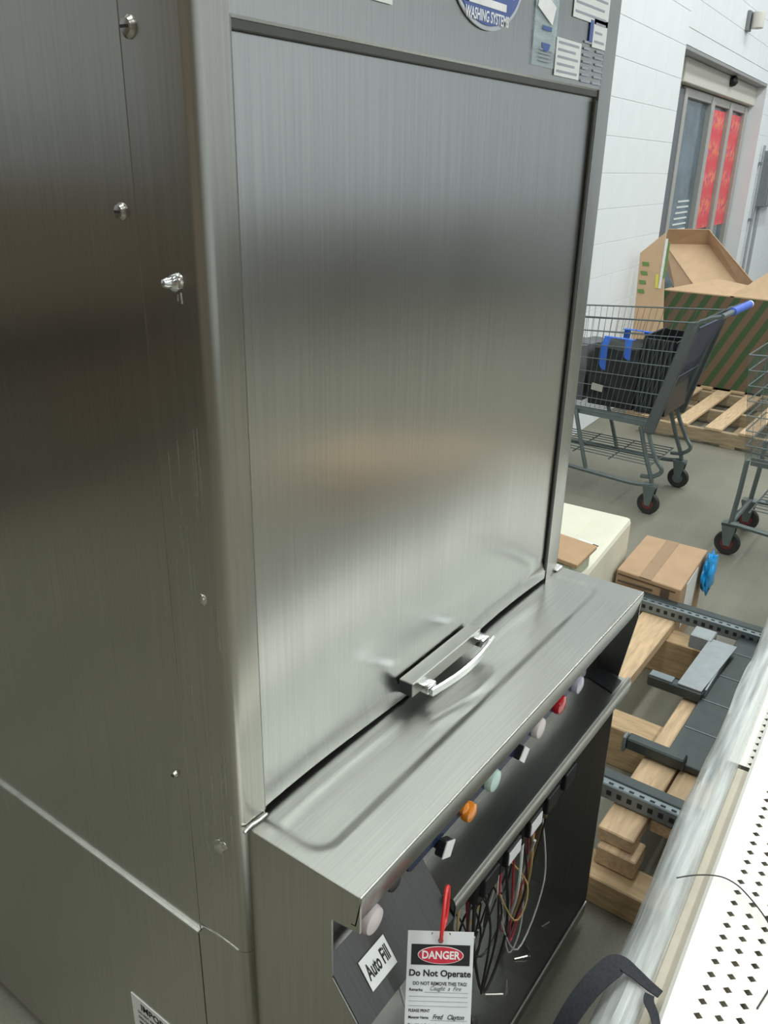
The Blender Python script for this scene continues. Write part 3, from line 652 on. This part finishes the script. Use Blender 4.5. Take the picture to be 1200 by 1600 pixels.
# ================================================================== shopping carts
def cart(label, loc):
    r = thing('shopping_cart', label, 'shopping cart', loc)
    def L(name, mb, m, sm=True, kind=None): return mb.build(name, m, r, sm, True, kind)
    # side rims, sloping rear frame, lower frame
    for s in (-1, 1):
        L('rear_frame', MB().prism([(s * .235, .14, .98), (s * .235, .085, .99), (s * .235, .225, .42), (s * .235, .28, .42)], (s * .02, 0, 0), .004), CARTP, False)
        L('upright', wire([(s * .25, 0, 1.02), (s * .25, .06, 1.0), (s * .245, .12, .93), (s * .235, .23, .52), (s * .23, .26, .44), (s * .24, .20, .30), (s * .235, .16, .24), (s * .235, .2, .20), (s * .235, .26, .19)], .011, CARTM), CARTM)
        L('front_leg', wire([(s * .20, .66, .46), (s * .21, .64, .40), (s * .22, .58, .22), (s * .22, .56, .16)], .011, CARTM), CARTM)
        L('nose_leg', MB().tube([(s * .175, .915, .46), (s * .18, .92, .3), (s * .178, .93, .16)], .011), CARTM)
        L('rear_leg', wire([(s * .225, .30, .44), (s * .235, .25, .30), (s * .24, .20, .17), (s * .24, .24, .145)], .011, CARTM), CARTM)
        L('base_rail', wire([(s * .24, .19, .16), (s * .24, .3, .145), (s * .22, .6, .15), (s * .18, .93, .155)], .012, CARTM), CARTM)
    L('front_bar', MB().tube([(-.18, .93, .155), (.18, .93, .155)], .012), CARTM)
    hb = L('handle_bar', MB().tube([(-.25, 0, 1.02), (.25, 0, 1.02)], .013, 10), CARTM)
    L('handle_grip', MB().tube([(-.07, 0, 1.02), (.235, 0, 1.02)], .019, 12), BLUEP)['label'] = 'blue grip'
    L('grip_cap', MB().tube([(.235, 0, 1.02), (.252, 0, 1.02)], .019, 12), LABELW)
    L('child_seat', MB().prism([(-.20, .10, .95), (.20, .10, .95), (.19, .22, .62), (-.19, .22, .62)], (0, .008, .002)), plain('navy_plastic', (.02, .035, .09), .5), False)
    for s in (-1, 1): L('basket_band', MB().prism([(s * .222, .25, .44), (s * .178, .90, .44), (s * .178, .90, .475), (s * .222, .25, .485)], (.004, 0, 0)), CARTM, False)
    bk = MB(); NV = 9
    def corner(t, s):                                      # t 0 bottom .. 1 top
        return Vector((s * (.222 + .03 * t), .25 - .14 * t, .47 + .51 * t)), Vector((s * (.175 + .03 * t), .925 + .06 * t, .46 + .46 * t))
    for k in range(8):
        t = k / 7; t = t if k else 0
        for s in (-1, 1):
            a, c = corner(t, s); bk.tube([a, c], .0042 if k == 7 else .0026, 5)
        a, c = corner(t, -1); a2, c2 = corner(t, 1); bk.tube([c, c2], .003, 5)
        if k % 2 == 1: bk.tube([a, a2], .003, 5)
    for k in range(27):
        f = k / 26
        for s in (-1, 1):
            a, c = corner(0, s); a1, c1 = corner(1, s); bk.tube([a.lerp(c, f), a1.lerp(c1, f)], .0013, 4)
    for k in range(15):
        f = k / 14
        for fn in (0, 1):
            p0 = corner(0, -1)[fn].lerp(corner(0, 1)[fn], f); p1 = corner(1, -1)[fn].lerp(corner(1, 1)[fn], f); bk.tube([p0, p1], .0014, 4)
        a, c = corner(0, -1); a2, c2 = corner(0, 1); bk.tube([a.lerp(a2, f), c.lerp(c2, f)], .002, 4)
    L('wire_basket', bk, CARTM, True, 'stuff')
    tr = MB()
    for k in range(9):
        x = -.18 + .045 * k; tr.tube([(x, .24, .235), (x * .9, .86, .235)], .003, 5)
    for y in (.24, .45, .65, .86): tr.tube([(-.2, y, .23), (.2, y, .23)], .004, 5)
    L('lower_rack', tr, CARTM, True, 'stuff')
    for (x, y, hub) in ((-.24, .2, 1), (.24, .2, 0), (-.175, .93, 1), (.175, .93, 1)):
        fk = MB().prism([(x - .026, y - .03, .155), (x - .026, y + .035, .155), (x - .026, y + .012, .05), (x - .026, y - .016, .05)], (.004, 0, 0)).prism([(x + .022, y - .03, .155), (x + .022, y + .035, .155), (x + .022, y + .012, .05), (x + .022, y - .016, .05)], (.004, 0, 0)).box(x - .026, x + .026, y - .03, y + .035, .145, .158)
        f = L('caster_fork', fk, CARTM, False)
        wv = MB().lathe([(.03, -.013), (.052, -.014), (.0575, -.006), (.0575, .006), (.052, .014), (.03, .013)], (x, y, .0575), (1, 0, 0), 24).build('wheel', RUBBER, f, True, True)
        MB().lathe([(.028, -.0155), (.028, .0155)], (x, y, .0575), (1, 0, 0), 16).build('hub', CARTM if not hub else plain('dark_red_hub', (.16, .03, .03), .5), f, True, True)
    return r
c1 = cart('grey wire shopping cart with blue handle, filled with black bags', (3.67, .385, 0))
c2 = dup(c1, (3.36, -.80, 0), 0, 'empty grey wire shopping cart cut off by the right edge of the photo')
# goods in the first cart (cart local frame = world shifted)
cx, cy = 3.67, .385
def at_cart(x, y, z): return (cx + x, cy + y, z)
def tote(label, x0, x1, y0, y1, z0, z1, m, handles=True):
    t = thing('tote_bag', label, 'bag', (cx + (x0 + x1) / 2, cy + (y0 + y1) / 2, z0))
    b = bmesh.new(); bmesh.ops.create_cube(b, size=1); bmesh.ops.subdivide_edges(b, edges=list(b.edges), cuts=7, use_grid_fill=True)
    for v in b.verts:
        p = v.co; bul = 1 + .10 * math.cos(p.z * PI) ; nn = noise.noise(Vector((p.x * 3 + x0 * 9, p.y * 3, p.z * 3))) * .05
        v.co = Vector(((p.x * bul * .9 + nn) * (x1 - x0), (p.y * bul * .9 + nn) * (y1 - y0), (p.z + .5 + nn * (p.z + .5)) * (z1 - z0)))
    k = MB(); k.merge(b); k.build('body', m, t, True, True)
    if handles:
        for s in (-1, 1):
            X = s * (x1 - x0) * .47; w = (y1 - y0) * .3; H = z1 - z0
            MB().sheet([(X - .0, -w, H * .25), (X, -w, H * 1.02), (X * .9, -w * .9, H * 1.16), (X * .9, w * .9, H * 1.16), (X, w, H * 1.02), (X, w, H * .25)][0:3], (0, .035, 0), .003).sheet([(X, w - .035, H * .25), (X, w - .035, H * 1.02), (X * .9, w * .9 - .035, H * 1.16)], (0, .035, 0), .003).sheet([(X * .9, -w, H * 1.16), (X * .9, w, H * 1.16)], (.03, 0, 0), .003).build('carry_strap', BLUEC, t, False, True)
    return t
tote('black bag with blue carry straps in the middle of the filled cart', -.20, .12, .36, .62, .50, .80, BLACKF)
tote('dark rumpled bag with grey patches at the nose of the filled cart', -.18, .14, .64, .84, .50, .78, GREYB, False)
cr = thing('plastic_crate', 'black ribbed plastic crate standing at the rear of the filled cart', 'crate', at_cart(-.02, .285, .5))
MB().box(-.16, .16, -.06, .075, 0, .02).box(-.16, .16, -.08, -.07, 0, .36).box(-.16, .16, .065, .075, 0, .38).box(-.17, -.155, -.08, .075, 0, .37).box(.155, .17, -.08, .075, 0, .37).build('body', BLACKP, cr, False, True)
for k in range(7): MB().box(-.178, -.168, -.075 + .022 * k, -.066 + .022 * k, .02, .37, .001).build('rib', BEAMD, cr, False, True)
tg2 = tag(MB().obox(Matrix.Translation(at_cart(-.229, .55, .60)) @ Matrix.Rotation(.1, 4, 'X'), .002, .06, .035).build('price_card', plain('grey_card', (.35, .34, .3), .6)), 'pale card hanging on the side of the filled cart', 'card')

# ================================================================== bulk bin, pallets, lid tray, leaning sheet
def pallet(label, x0, y0, lx, ly, h, nb, along='X', m=WOOD):
    p = thing('pallet', label, 'pallet', (x0 + lx / 2, y0 + ly / 2, 0))
    for k in range(3):                                          # stringers along y
        x = x0 + (lx - .04) * k / 2
        MB().box(x, x + .04, y0, y0 + ly, .018, h - .018, .003).build('stringer', WOODD, p)
    bw = .095
    for k in range(nb):
        y = y0 + (ly - bw) * k / (nb - 1)
        MB().box(x0 - .005, x0 + lx, y + rnd.uniform(-.01, .01), y + bw, h - .018, h, .002).build('deck_board', m, p)
    for k in range(3):
        y = y0 + (ly - bw) * k / 2
        MB().box(x0, x0 + lx, y, y + bw, 0, .018, .002).build('bottom_board', WOODD, p)
    return p
pallet('empty wooden pallet on the floor in front of the striped bin', 4.80, -.02, 1.04, 1.14, .118, 6)
pallet('wooden pallet under the green striped cardboard bin', 5.87, .30, 1.0, 1.18, .118, 6, m=WOODY)
bx0, bx1, by0, by1, bz0, bz1 = 5.90, 6.85, .32, 1.462, .119, .785
bn = thing('bulk_bin', 'large open cardboard bin printed with slanting green stripes', 'bin', ((bx0 + bx1) / 2, (by0 + by1) / 2, bz0))
T = .012
MB().box(bx0, bx0 + T, by0, by1, bz0, bz1).build('front_wall', STRIPE, bn)
MB().box(bx1 - T, bx1, by0, by1, bz0, bz1).build('back_wall', CARD, bn)
MB().box(bx0 + T, bx1 - T, by0, by0 + T, bz0, bz1).build('side_wall', CARD, bn)
MB().box(bx0 + T, bx1 - T, by1 - T, by1, bz0, bz1).build('side_wall', CARD, bn)
MB().box(bx0 + T, bx1 - T, by0 + T, by1 - T, bz0, bz0 + T).build('bottom', CARD, bn)
MB().prism([(bx0 + .006, by1 - .02, bz1), (bx0 + .006, .93, bz1), (bx0 + .20, .86, bz1 + .06), (bx0 + .24, 1.12, bz1 + .085)], (0, 0, .008)).build('flap', CARDL, bn)
MB().prism([(bx0 + .006, .955, bz1), (bx0 + .006, by0, bz1), (bx0 + .30, by0, bz1 + .20), (bx0 + .26, .72, bz1 + .21)], (0, 0, .008)).build('flap', CARDL, bn)
MB().prism([(bx0 + .1, by0, bz1), (bx1, by0, bz1), (bx1, by0 - .12, bz1 + .25), (bx0 + .25, by0 - .12, bz1 + .25)], (0, .008, 0)).build('flap', CARD, bn)
# tilted open tray lying in the bin
P_ = lambda x, y, z: Vector((x, y, z))
ty = thing('cardboard_tray', 'open shallow cardboard tray tilted on top of the striped bin', 'box', (6.35, 1.1, .8))
A0, A1, A2, A3 = P_(6.45, 1.66, 1.08), P_(6.62, 1.36, 1.085), P_(6.18, .93, .80), P_(6.05, 1.24, .80)   # back panel corners (TL, TR, BR, BL)
def quad(name, pts, m, t=.008):
    a, b2, c = [Vector(p) for p in pts[:3]]; nn = (b2 - a).cross(c - a).normalized(); return MB().prism(pts, nn * t).build(name, m, ty)
quad('bottom_panel', [A0, A1, A2, A3], CARDL)
up = Vector((-.06, 0, .115)); rr = Vector((.0, -.055, .075))
quad('rim_panel', [A0, A1, A1 + up, A0 + up + Vector((0, -.03, 0))], CARD)
quad('rim_panel', [A1, A2, A2 + Vector((-.05, -.06, .085)), A1 + up], CARDB)
quad('rim_panel', [A0, A3, A3 + Vector((.05, .18, -.02)), A0 + Vector((.05, .02, -.12))], CARDB)
# leaning cardboard sheet
sh = thing('cardboard_sheet', 'tall cardboard sheet leaning against the white wall behind the filled cart', 'cardboard', (5.2, 1.34, 0))
def S(y, z, dx=0): return Vector((5.15 + .12 * z + dx, y - .055, z))
MB().prism([S(1.500, 1.097), S(1.333 + .02, 1.238), S(1.253, .623), S(1.19, .0), S(1.40, .0), S(1.455, .56)], (.010, 0, 0)).build('sheet', CARDL, sh)
def dab(y0, y1, z0, z1, m, nm):
    MB().prism([S(y0, z0, -.004), S(y1, z0, -.004), S(y1 + .01, z1, -.004), S(y0 + .01, z1, -.004)], (.003, 0, 0)).build(nm, m, sh)
for z in (1.03, .97, .91, .85): dab(1.42, 1.465, z - .012, z + .012, GREENP, 'green_mark')
dab(1.335, 1.355, .88, .97, YEL, 'yellow_label'); dab(1.315, 1.332, .88, 1.2, LABELW, 'tape_strip'); dab(1.298, 1.312, .95, 1.18, GREENP, 'green_mark')
gr = tag(MB().lathe([(.05, 0), (.12, .03), (.13, .12), (.08, .2), (.02, .22)], (6.25, .52, .99), (0, 0, 1), 12).build('green_bag', plain('green_bag', (.05, .25, .05), .6, 0, .5, 20), None, True), 'green and white packet on top of the striped bin at the right edge', 'bag')

# ================================================================== boxes beside the washer
# cream foam box
fx = thing('foam_box', 'cream white foam chest on the floor behind the washer shelf', 'box', (2.12, .60, 0))
MB().prism([(1.60, .255, 0), (2.36, .322, 0), (2.33, .90, 0), (1.57, .85, 0)], (0, 0, .41), .018, 2).build('body', FOAM, fx)
MB().prism([(1.66, .40, .405), (2.28, .43, .405), (2.26, .84, .405), (1.64, .80, .405)], (0, 0, .008), .004, 2).build('lid', FOAM, fx)
# open small carton on the foam box
sbz = .4135
oc = thing('open_carton', 'small torn carton with yellow print lying on the foam chest', 'box', (1.62, .38, sbz))
def R2(px): return px
MB().box(1.69, 1.85, .285, .43, sbz, sbz + .062, .002).build('body', plain('pale_green_carton', (.42, .46, .34), .7), oc)
MB().prism([(1.685, .262, sbz + .063), (1.86, .268, sbz + .063), (1.87, .44, sbz + .068), (1.69, .44, sbz + .072)], (0, 0, .014), .002).build('torn_top', CARD, oc)
MB().box(1.6885, 1.69, .32, .40, sbz + .012, sbz + .045).build('yellow_label', YEL, oc)
ep = tag(MB().obox(Matrix.Translation((1.965, .375, .411)) @ Matrix.Rotation(-.2, 4, 'Z'), .15, .08, .002).build('paper_slip', LABELW), 'white paper slip with dark bar code on the foam chest', 'paper')
MB().obox(Matrix.Translation((1.965, .345, .4125)) @ Matrix.Rotation(-.2, 4, 'Z'), .13, .022, .001).build('dark_bar', INK, ep)
# brown taped carton
bc = thing('cardboard_box', 'brown taped cardboard box with a white label beside the foam chest', 'box', (2.34, .2, 0))
bq = [(2.170, .292), (2.150, .052), (2.545, .072), (2.54, .312)]
MB().prism([(x, y, 0) for x, y in bq], (0, 0, .275), .003).build('body', CARDB, bc)
MB().prism([(2.160, .205, .2755), (2.157, .160, .2755), (2.54, .180, .2755), (2.54, .228, .2755)], (0, 0, .0012)).build('tape', TAPEB, bc)
MB().prism([(2.1665, .285, .262), (2.1495, .07, .262), (2.1495, .07, .258), (2.1665, .285, .258)], (-.001, 0, 0)).build('flap_edge', plain('dark_edge', (.08, .05, .03), .8), bc)
MB().box(2.150, 2.153, .09, .12, .20, .255).box(2.155, 2.158, .15, .28, .215, .222).box(2.155, 2.158, .15, .28, .235, .242).build('print', plain('dark_brown_print', (.10, .07, .05), .8), bc)
MB().prism([(2.235, .0555, .08), (2.40, .064, .08), (2.40, .064, .262), (2.235, .0555, .262)], (0, -.0015, 0)).build('white_label', LABELW, bc)
pb = MB(); b = bmesh.new(); bmesh.ops.create_icosphere(b, subdivisions=4, radius=1)
for v in b.verts:
    f = 1 + .35 * noise.noise(v.co * 2.6 + Vector((3, 1, 7))) ; v.co = Vector((v.co.x * .06 * f, v.co.y * .02 * f, v.co.z * .085 * f))
pb.merge(b, mtx=Matrix.Translation((2.485, .04, .215)))
tag(pb.build('plastic_bag', CYAN, None, True), 'crumpled bright blue plastic bag hanging on the brown box corner', 'bag')

# ================================================================== crate pallet with grey shelving uprights
PZ = .155
wpal = thing('lumber_pallet', 'rough pine pallet carrying the grey shelving frame', 'pallet', (1.65, -.05, 0))
def wb(name, x0, x1, y0, y1, z0, z1, m=WOOD): return MB().box(x0, x1, y0, y1, z0, z1, .003).build(name, m, wpal)
wb('plank', 1.56, 2.14, .042, .158, PZ - .02, PZ + .02)
wb('plank', 1.02, 1.80, -.208, -.120, PZ - .02, PZ + .018)
wb('plank', 1.12, 1.56, -.330, -.214, PZ - .02, PZ + .014)
wb('cross_beam', 2.03, 2.12, -.33, .22, 0, PZ - .021, WOODY)
wb('cross_beam', 1.46, 1.55, -.33, .26, 0, PZ - .021, WOODY)
wb('cross_beam', .955, 1.045, -.33, .10, 0, .08, WOODY)
wb('block', 1.0, 1.075, -.225, -.130, .081, PZ - .021, WOOD)
fr = thing('shelving_frame', 'grey slotted steel shelving upright lying flat on the pine pallet', 'shelving frame', (1.7, -.05, PZ))
bz = PZ + .021
def fb(name, mb, m): return mb.build(name, m, fr)
def slotbeam(x, y0, y1, z, wd=.035, h=.045):
    o = fb('slotted_beam', MB().box(x, x + wd, y0, y1, z, z + h, .003), BEAMG)
    MB().box(x + wd - .012, x + wd + .022, y0, y1, z + h - .01, z + h + .004, .002).build('dark_flange', BEAMD, o)
    y = y0 + .02; s = MB()
    while y < y1 - .02: s.box(x - .0012, x + .0005, y, y + .012, z + h * .35, z + h * .65); s.box(x + .006, x + .012, y, y + .012, z + h - .0005, z + h + .0012); y += .026
    s.build('slots', INK, o)['kind'] = 'stuff'
    return o
slotbeam(2.10, -.26, .195, bz)
slotbeam(1.115, -.34, .10, bz)
fb('back_plate', MB().box(1.34, 2.10, -.295, -.170, bz, bz + .02, .002), BEAMD)
fb('light_plate', MB().prism([(1.66, -.170, bz + .042), (1.98, -.190, bz + .042), (1.98, -.105, bz + .042), (1.66, -.100, bz + .042)], (0, 0, .004)).box(1.68, 1.97, -.180, -.175, bz + .018, bz + .043), plain('light_grey_steel', (.30, .33, .35), .4, .4))
fb('end_block', MB().box(1.96, 2.03, -.115, -.045, bz, bz + .05, .003), plain('light_grey_cap', (.33, .36, .38), .4, .3))
a1 = fb('foot_arm', MB().box(1.655, 1.69, -.175, -.012, bz + .005, bz + .040, .004), BEAMD); MB().box(1.657, 1.688, -.085, -.016, bz + .040, bz + .045, .001).build('light_cap', BEAMG, a1)
a2 = fb('foot_arm', MB().box(1.325, 1.36, -.225, -.070, bz + .005, bz + .040, .004), BEAMD); MB().box(1.32, 1.35, -.070, -.060, bz - .005, bz + .045, .003).build('end_tab', BEAMG, a2)
for k in range(4): MB().box(1.5 + .16 * k, 1.5 + .16 * k + .003, -.28, -.175, bz + .02, bz + .0215).build('score_line', BEAMG, fr)

# ================================================================== stack of perforated white shelf panels in film
TY = math.radians(2.55)
SO = Vector((.40, -.433, 0))                                       # left edge of the top panel at x=.40
TOPZ = .46
def perforated(y_off, L0, L1, wdt, hole_rows, z, label, x_end=None):
    o = thing('shelf_panel', label, 'shelf panel', (SO.x, SO.y, z), TY, 'perforated shelf panels stacked beside the washer')
    m = MB(); b = m.bm; px, py = .0275, .0275
    vc = {}
    def V(x, y, zz=0):
        k = (round(x, 5), round(y, 5), round(zz, 4))
        if k not in vc: vc[k] = b.verts.new((x, y, zz))
        return vc[k]
    # margin strip with rounded lip
    y0 = y_off; hy = [y0 - .022 - py * .5 - py * r for r in range(hole_rows + 1)]
    n = int((L1 - L0) / px)
    for i in range(n):
        xa = L0 + i * px; xb = xa + px
        b.faces.new((V(xa, hy[0]), V(xb, hy[0]), V(xb, y0 - .006), V(xa, y0 - .006)))
        b.faces.new((V(xa, y0 - .006), V(xb, y0 - .006), V(xb, y0, -.006), V(xa, y0, -.006)))
        b.faces.new((V(xa, y0, -.006), V(xb, y0, -.006), V(xb, y0, -.028), V(xa, y0, -.028)))
    for r in range(hole_rows):
        off = px / 2 if r % 2 else 0; yt = y0 - .016 - py * r; yb = yt - py
        yt = hy[r] if r else hy[0]; yb = hy[r + 1] if r + 1 < len(hy) else hy[r] - py
        yc = (yt + yb) / 2
        for i in range(n):
            xa = L0 + i * px; xb = xa + px; xc = (xa + xb) / 2
            if r % 2:                                          # staggered row: hole centred on the cell edge -> shift cell
                xa += px / 2; xb += px / 2; xc += px / 2
            A, B2, Cc, Dd = V(xa, yt), V(xb, yt), V(xb, yb), V(xa, yb)
            hx, hy_ = .0062, .0072
            h = [V(xc, yc + hy_), V(xc + hx, yc), V(xc, yc - hy_), V(xc - hx, yc)]
            for f in ((Dd, A, h[0], h[3]), (A, B2, h[1], h[0]), (B2, Cc, h[2], h[1]), (Cc, Dd, h[3], h[2])): b.faces.new(f[::-1])
    yl = hy[-1] if False else hy[hole_rows]
    b.faces.new((V(L0, -wdt + y0), V(L1, -wdt + y0), V(L1, yl), V(L0, yl)))
    b.faces.new((V(L0, -wdt + y0, -.028), V(L1, -wdt + y0, -.028), V(L1, -wdt + y0), V(L0, -wdt + y0)))
    bmesh.ops.recalc_face_normals(b, faces=b.faces)
    p = m.build('perforated_top', PANELW, o, False, True)
    return o
perforated(0, -.75, 2.3, .335, 3, TOPZ, 'topmost white perforated shelf panel of the stack at lower right')
perforated(.052, .71, 2.35, .37, 1, TOPZ - .012 - .019, 'second white perforated panel, short, its holed edge showing left of the topmost one')
def slab(z, yo, m, label, xe=2.32):
    o = thing('shelf_panel', label, 'shelf panel', (SO.x, SO.y, z), TY, 'perforated shelf panels stacked beside the washer')
    MB().box(-.72, xe, -.32 + yo, yo, -.028, 0, .006).build('panel', m, o, False, True); return o
slab(TOPZ - .030, .030, PANELT, 'tan panel under the topmost white one, its edge showing on the left', .70)
slab(TOPZ - .068, .028, PANELW, 'third shelf panel down inside the clear film')
slab(TOPZ - .102, .060, PANELW, 'fourth shelf panel down inside the clear film')
slab(TOPZ - .136, .055, PANELW, 'fifth shelf panel down inside the clear film')
slab(TOPZ - .170, .045, PANELW, 'lowest shelf panel of the stack inside the clear film')
for x in (-.3, .5):
    tag(MB().box(SO.x + x - .05, SO.x + x + .05, -.83, -.53, 0, TOPZ - .1985, .004).build('wood_bearer', WOODY), 'pine bearer under the shelf panel stack, %s' % ('near end' if x < 0 else 'beside the pallet'), 'wood block')
tag(MB().box(SO.x + 1.5, SO.x + 1.6, -.72, -.45, 0, TOPZ - .1985, .004).build('wood_bearer', WOODY), 'pine bearer under the far end of the shelf panel stack', 'wood block')
# film: wrapped around the left side
fm = MB(); NXF, NP = 150, 16
cross = [(.024, -.026), (.028, -.008), (.036, .002),  (.054, -.002), (.072, -.014), (.086, -.032), (.094, -.06), (.096, -.10), (.09, -.14), (.08, -.18), (.05, -.205), (0, -.21)]
rows = []
for i in range(NXF + 1):
    x = -.76 + 3.1 * i / NXF; row = []
    for j, (y, z) in enumerate(cross):
        wv = noise.noise(Vector((x * 3, j * .9, 1))) * .006 + noise.noise(Vector((x * 11, j * 1.7, 5))) * .0022
        k = min(1, max(0, (j - 1) / 3))
        row.append(fm.bm.verts.new((x, y + wv * k, z + wv * k * .6 + .0015)))
    rows.append(row)
for i in range(NXF):
    for j in range(len(cross) - 1): fm.bm.faces.new((rows[i][j], rows[i + 1][j], rows[i + 1][j + 1], rows[i][j + 1]))
fo = fm.build('stretch_film', FILM, None, True, True); fo.location = (SO.x, SO.y, TOPZ); fo.rotation_euler = (0, 0, TY)
tag(fo, 'clear crinkled stretch film wrapped over the left edge of the panel stack', 'plastic film')
# strap and wire on the stack
def band(pts, wd, nrm, t, name, m, label, cat):
    def cm(A, i, t): return .5 * ((2 * A[i]) + (-A[max(i - 1, 0)] + A[i + 1]) * t + (2 * A[max(i - 1, 0)] - 5 * A[i] + 4 * A[i + 1] - A[min(i + 2, len(A) - 1)]) * t * t + (-A[max(i - 1, 0)] + 3 * A[i] - 3 * A[i + 1] + A[min(i + 2, len(A) - 1)]) * t ** 3)
    V0 = [Vector(p) for p in pts]; n0 = len(V0); wd = wd if isinstance(wd, list) else [wd] * n0; N0 = [Vector(q_) for q_ in (nrm if isinstance(nrm, list) else [nrm] * n0)]
    tt_ = [(i, k_ / 5) for i in range(n0 - 1) for k_ in range(5)]
    P = [cm(V0, i, t_) for i, t_ in tt_] + [V0[-1]]; wd = [wd[i] * (1 - t_) + wd[i + 1] * t_ for i, t_ in tt_] + [wd[-1]]; nrm = [N0[i].lerp(N0[i + 1], t_) for i, t_ in tt_] + [N0[-1]]
    k = MB(); b = k.bm; rg = []
    for i, p in enumerate(P):
        tn = (P[min(i + 1, len(P) - 1)] - P[max(i - 1, 0)]).normalized(); nv = Vector(nrm[i] if isinstance(nrm, list) else nrm).normalized(); s = tn.cross(nv).normalized(); w_ = wd[i] if isinstance(wd, list) else wd
        rg.append([b.verts.new(p + s * w_ / 2 + nv * t), b.verts.new(p - s * w_ / 2 + nv * t), b.verts.new(p - s * w_ / 2), b.verts.new(p + s * w_ / 2)])
    for A, B2 in zip(rg, rg[1:]):
        for q_ in range(4): b.faces.new((A[q_], A[(q_ + 1) % 4], B2[(q_ + 1) % 4], B2[q_]))
    b.faces.new(rg[0][::-1]); b.faces.new(rg[-1]); bmesh.ops.recalc_face_normals(b, faces=b.faces)
    return tag(k.build(name, m, None, True), label, cat)
band([(.25, -.325, .36), (.285, -.318, .405), (.33, -.322, .44), (.38, -.333, .462), (.425, -.348, .471), (.44, -.358, .472), (.438, -.38, .471), (.432, -.405, .469), (.428, -.425, .4685)],
     [.044, .042, .040, .038, .036, .030, .022, .018, .015], [(-.3, .7, .5), (-.2, .6, .7), (-.2, .5, .8), (-.1, .3, .9), (0, 0, 1), (0, 0, 1), (0, 0, 1), (0, 0, 1), (0, 0, 1)], .002, 'webbing_strap', WEB, 'black webbing strap over the plastic wrap at the bottom of the photo', 'strap')
band([(.418, -.412, .4685), (.405, -.415, .470), (.392, -.428, .4665), (.365, -.445, .4665), (.34, -.47, .4665)], [.014, .016, .014, .01, .008], (0, 0, 1), .002, 'strap_tail', WEB, 'short twisted end of black strap on the white panel corner', 'strap')
tag(wire([(.665, -.374, .472), (.69, -.40, .474), (.712, -.433, .474), (.712, -.46, .475), (.700, -.485, .474), (.672, -.52, .472), (.64, -.545, .468), (.58, -.56, .463), (.50, -.55, .4615)], .0012, BLKW).build('loose_wire', BLKW, None, True), 'thin black wire curling over the white perforated panel', 'wire')
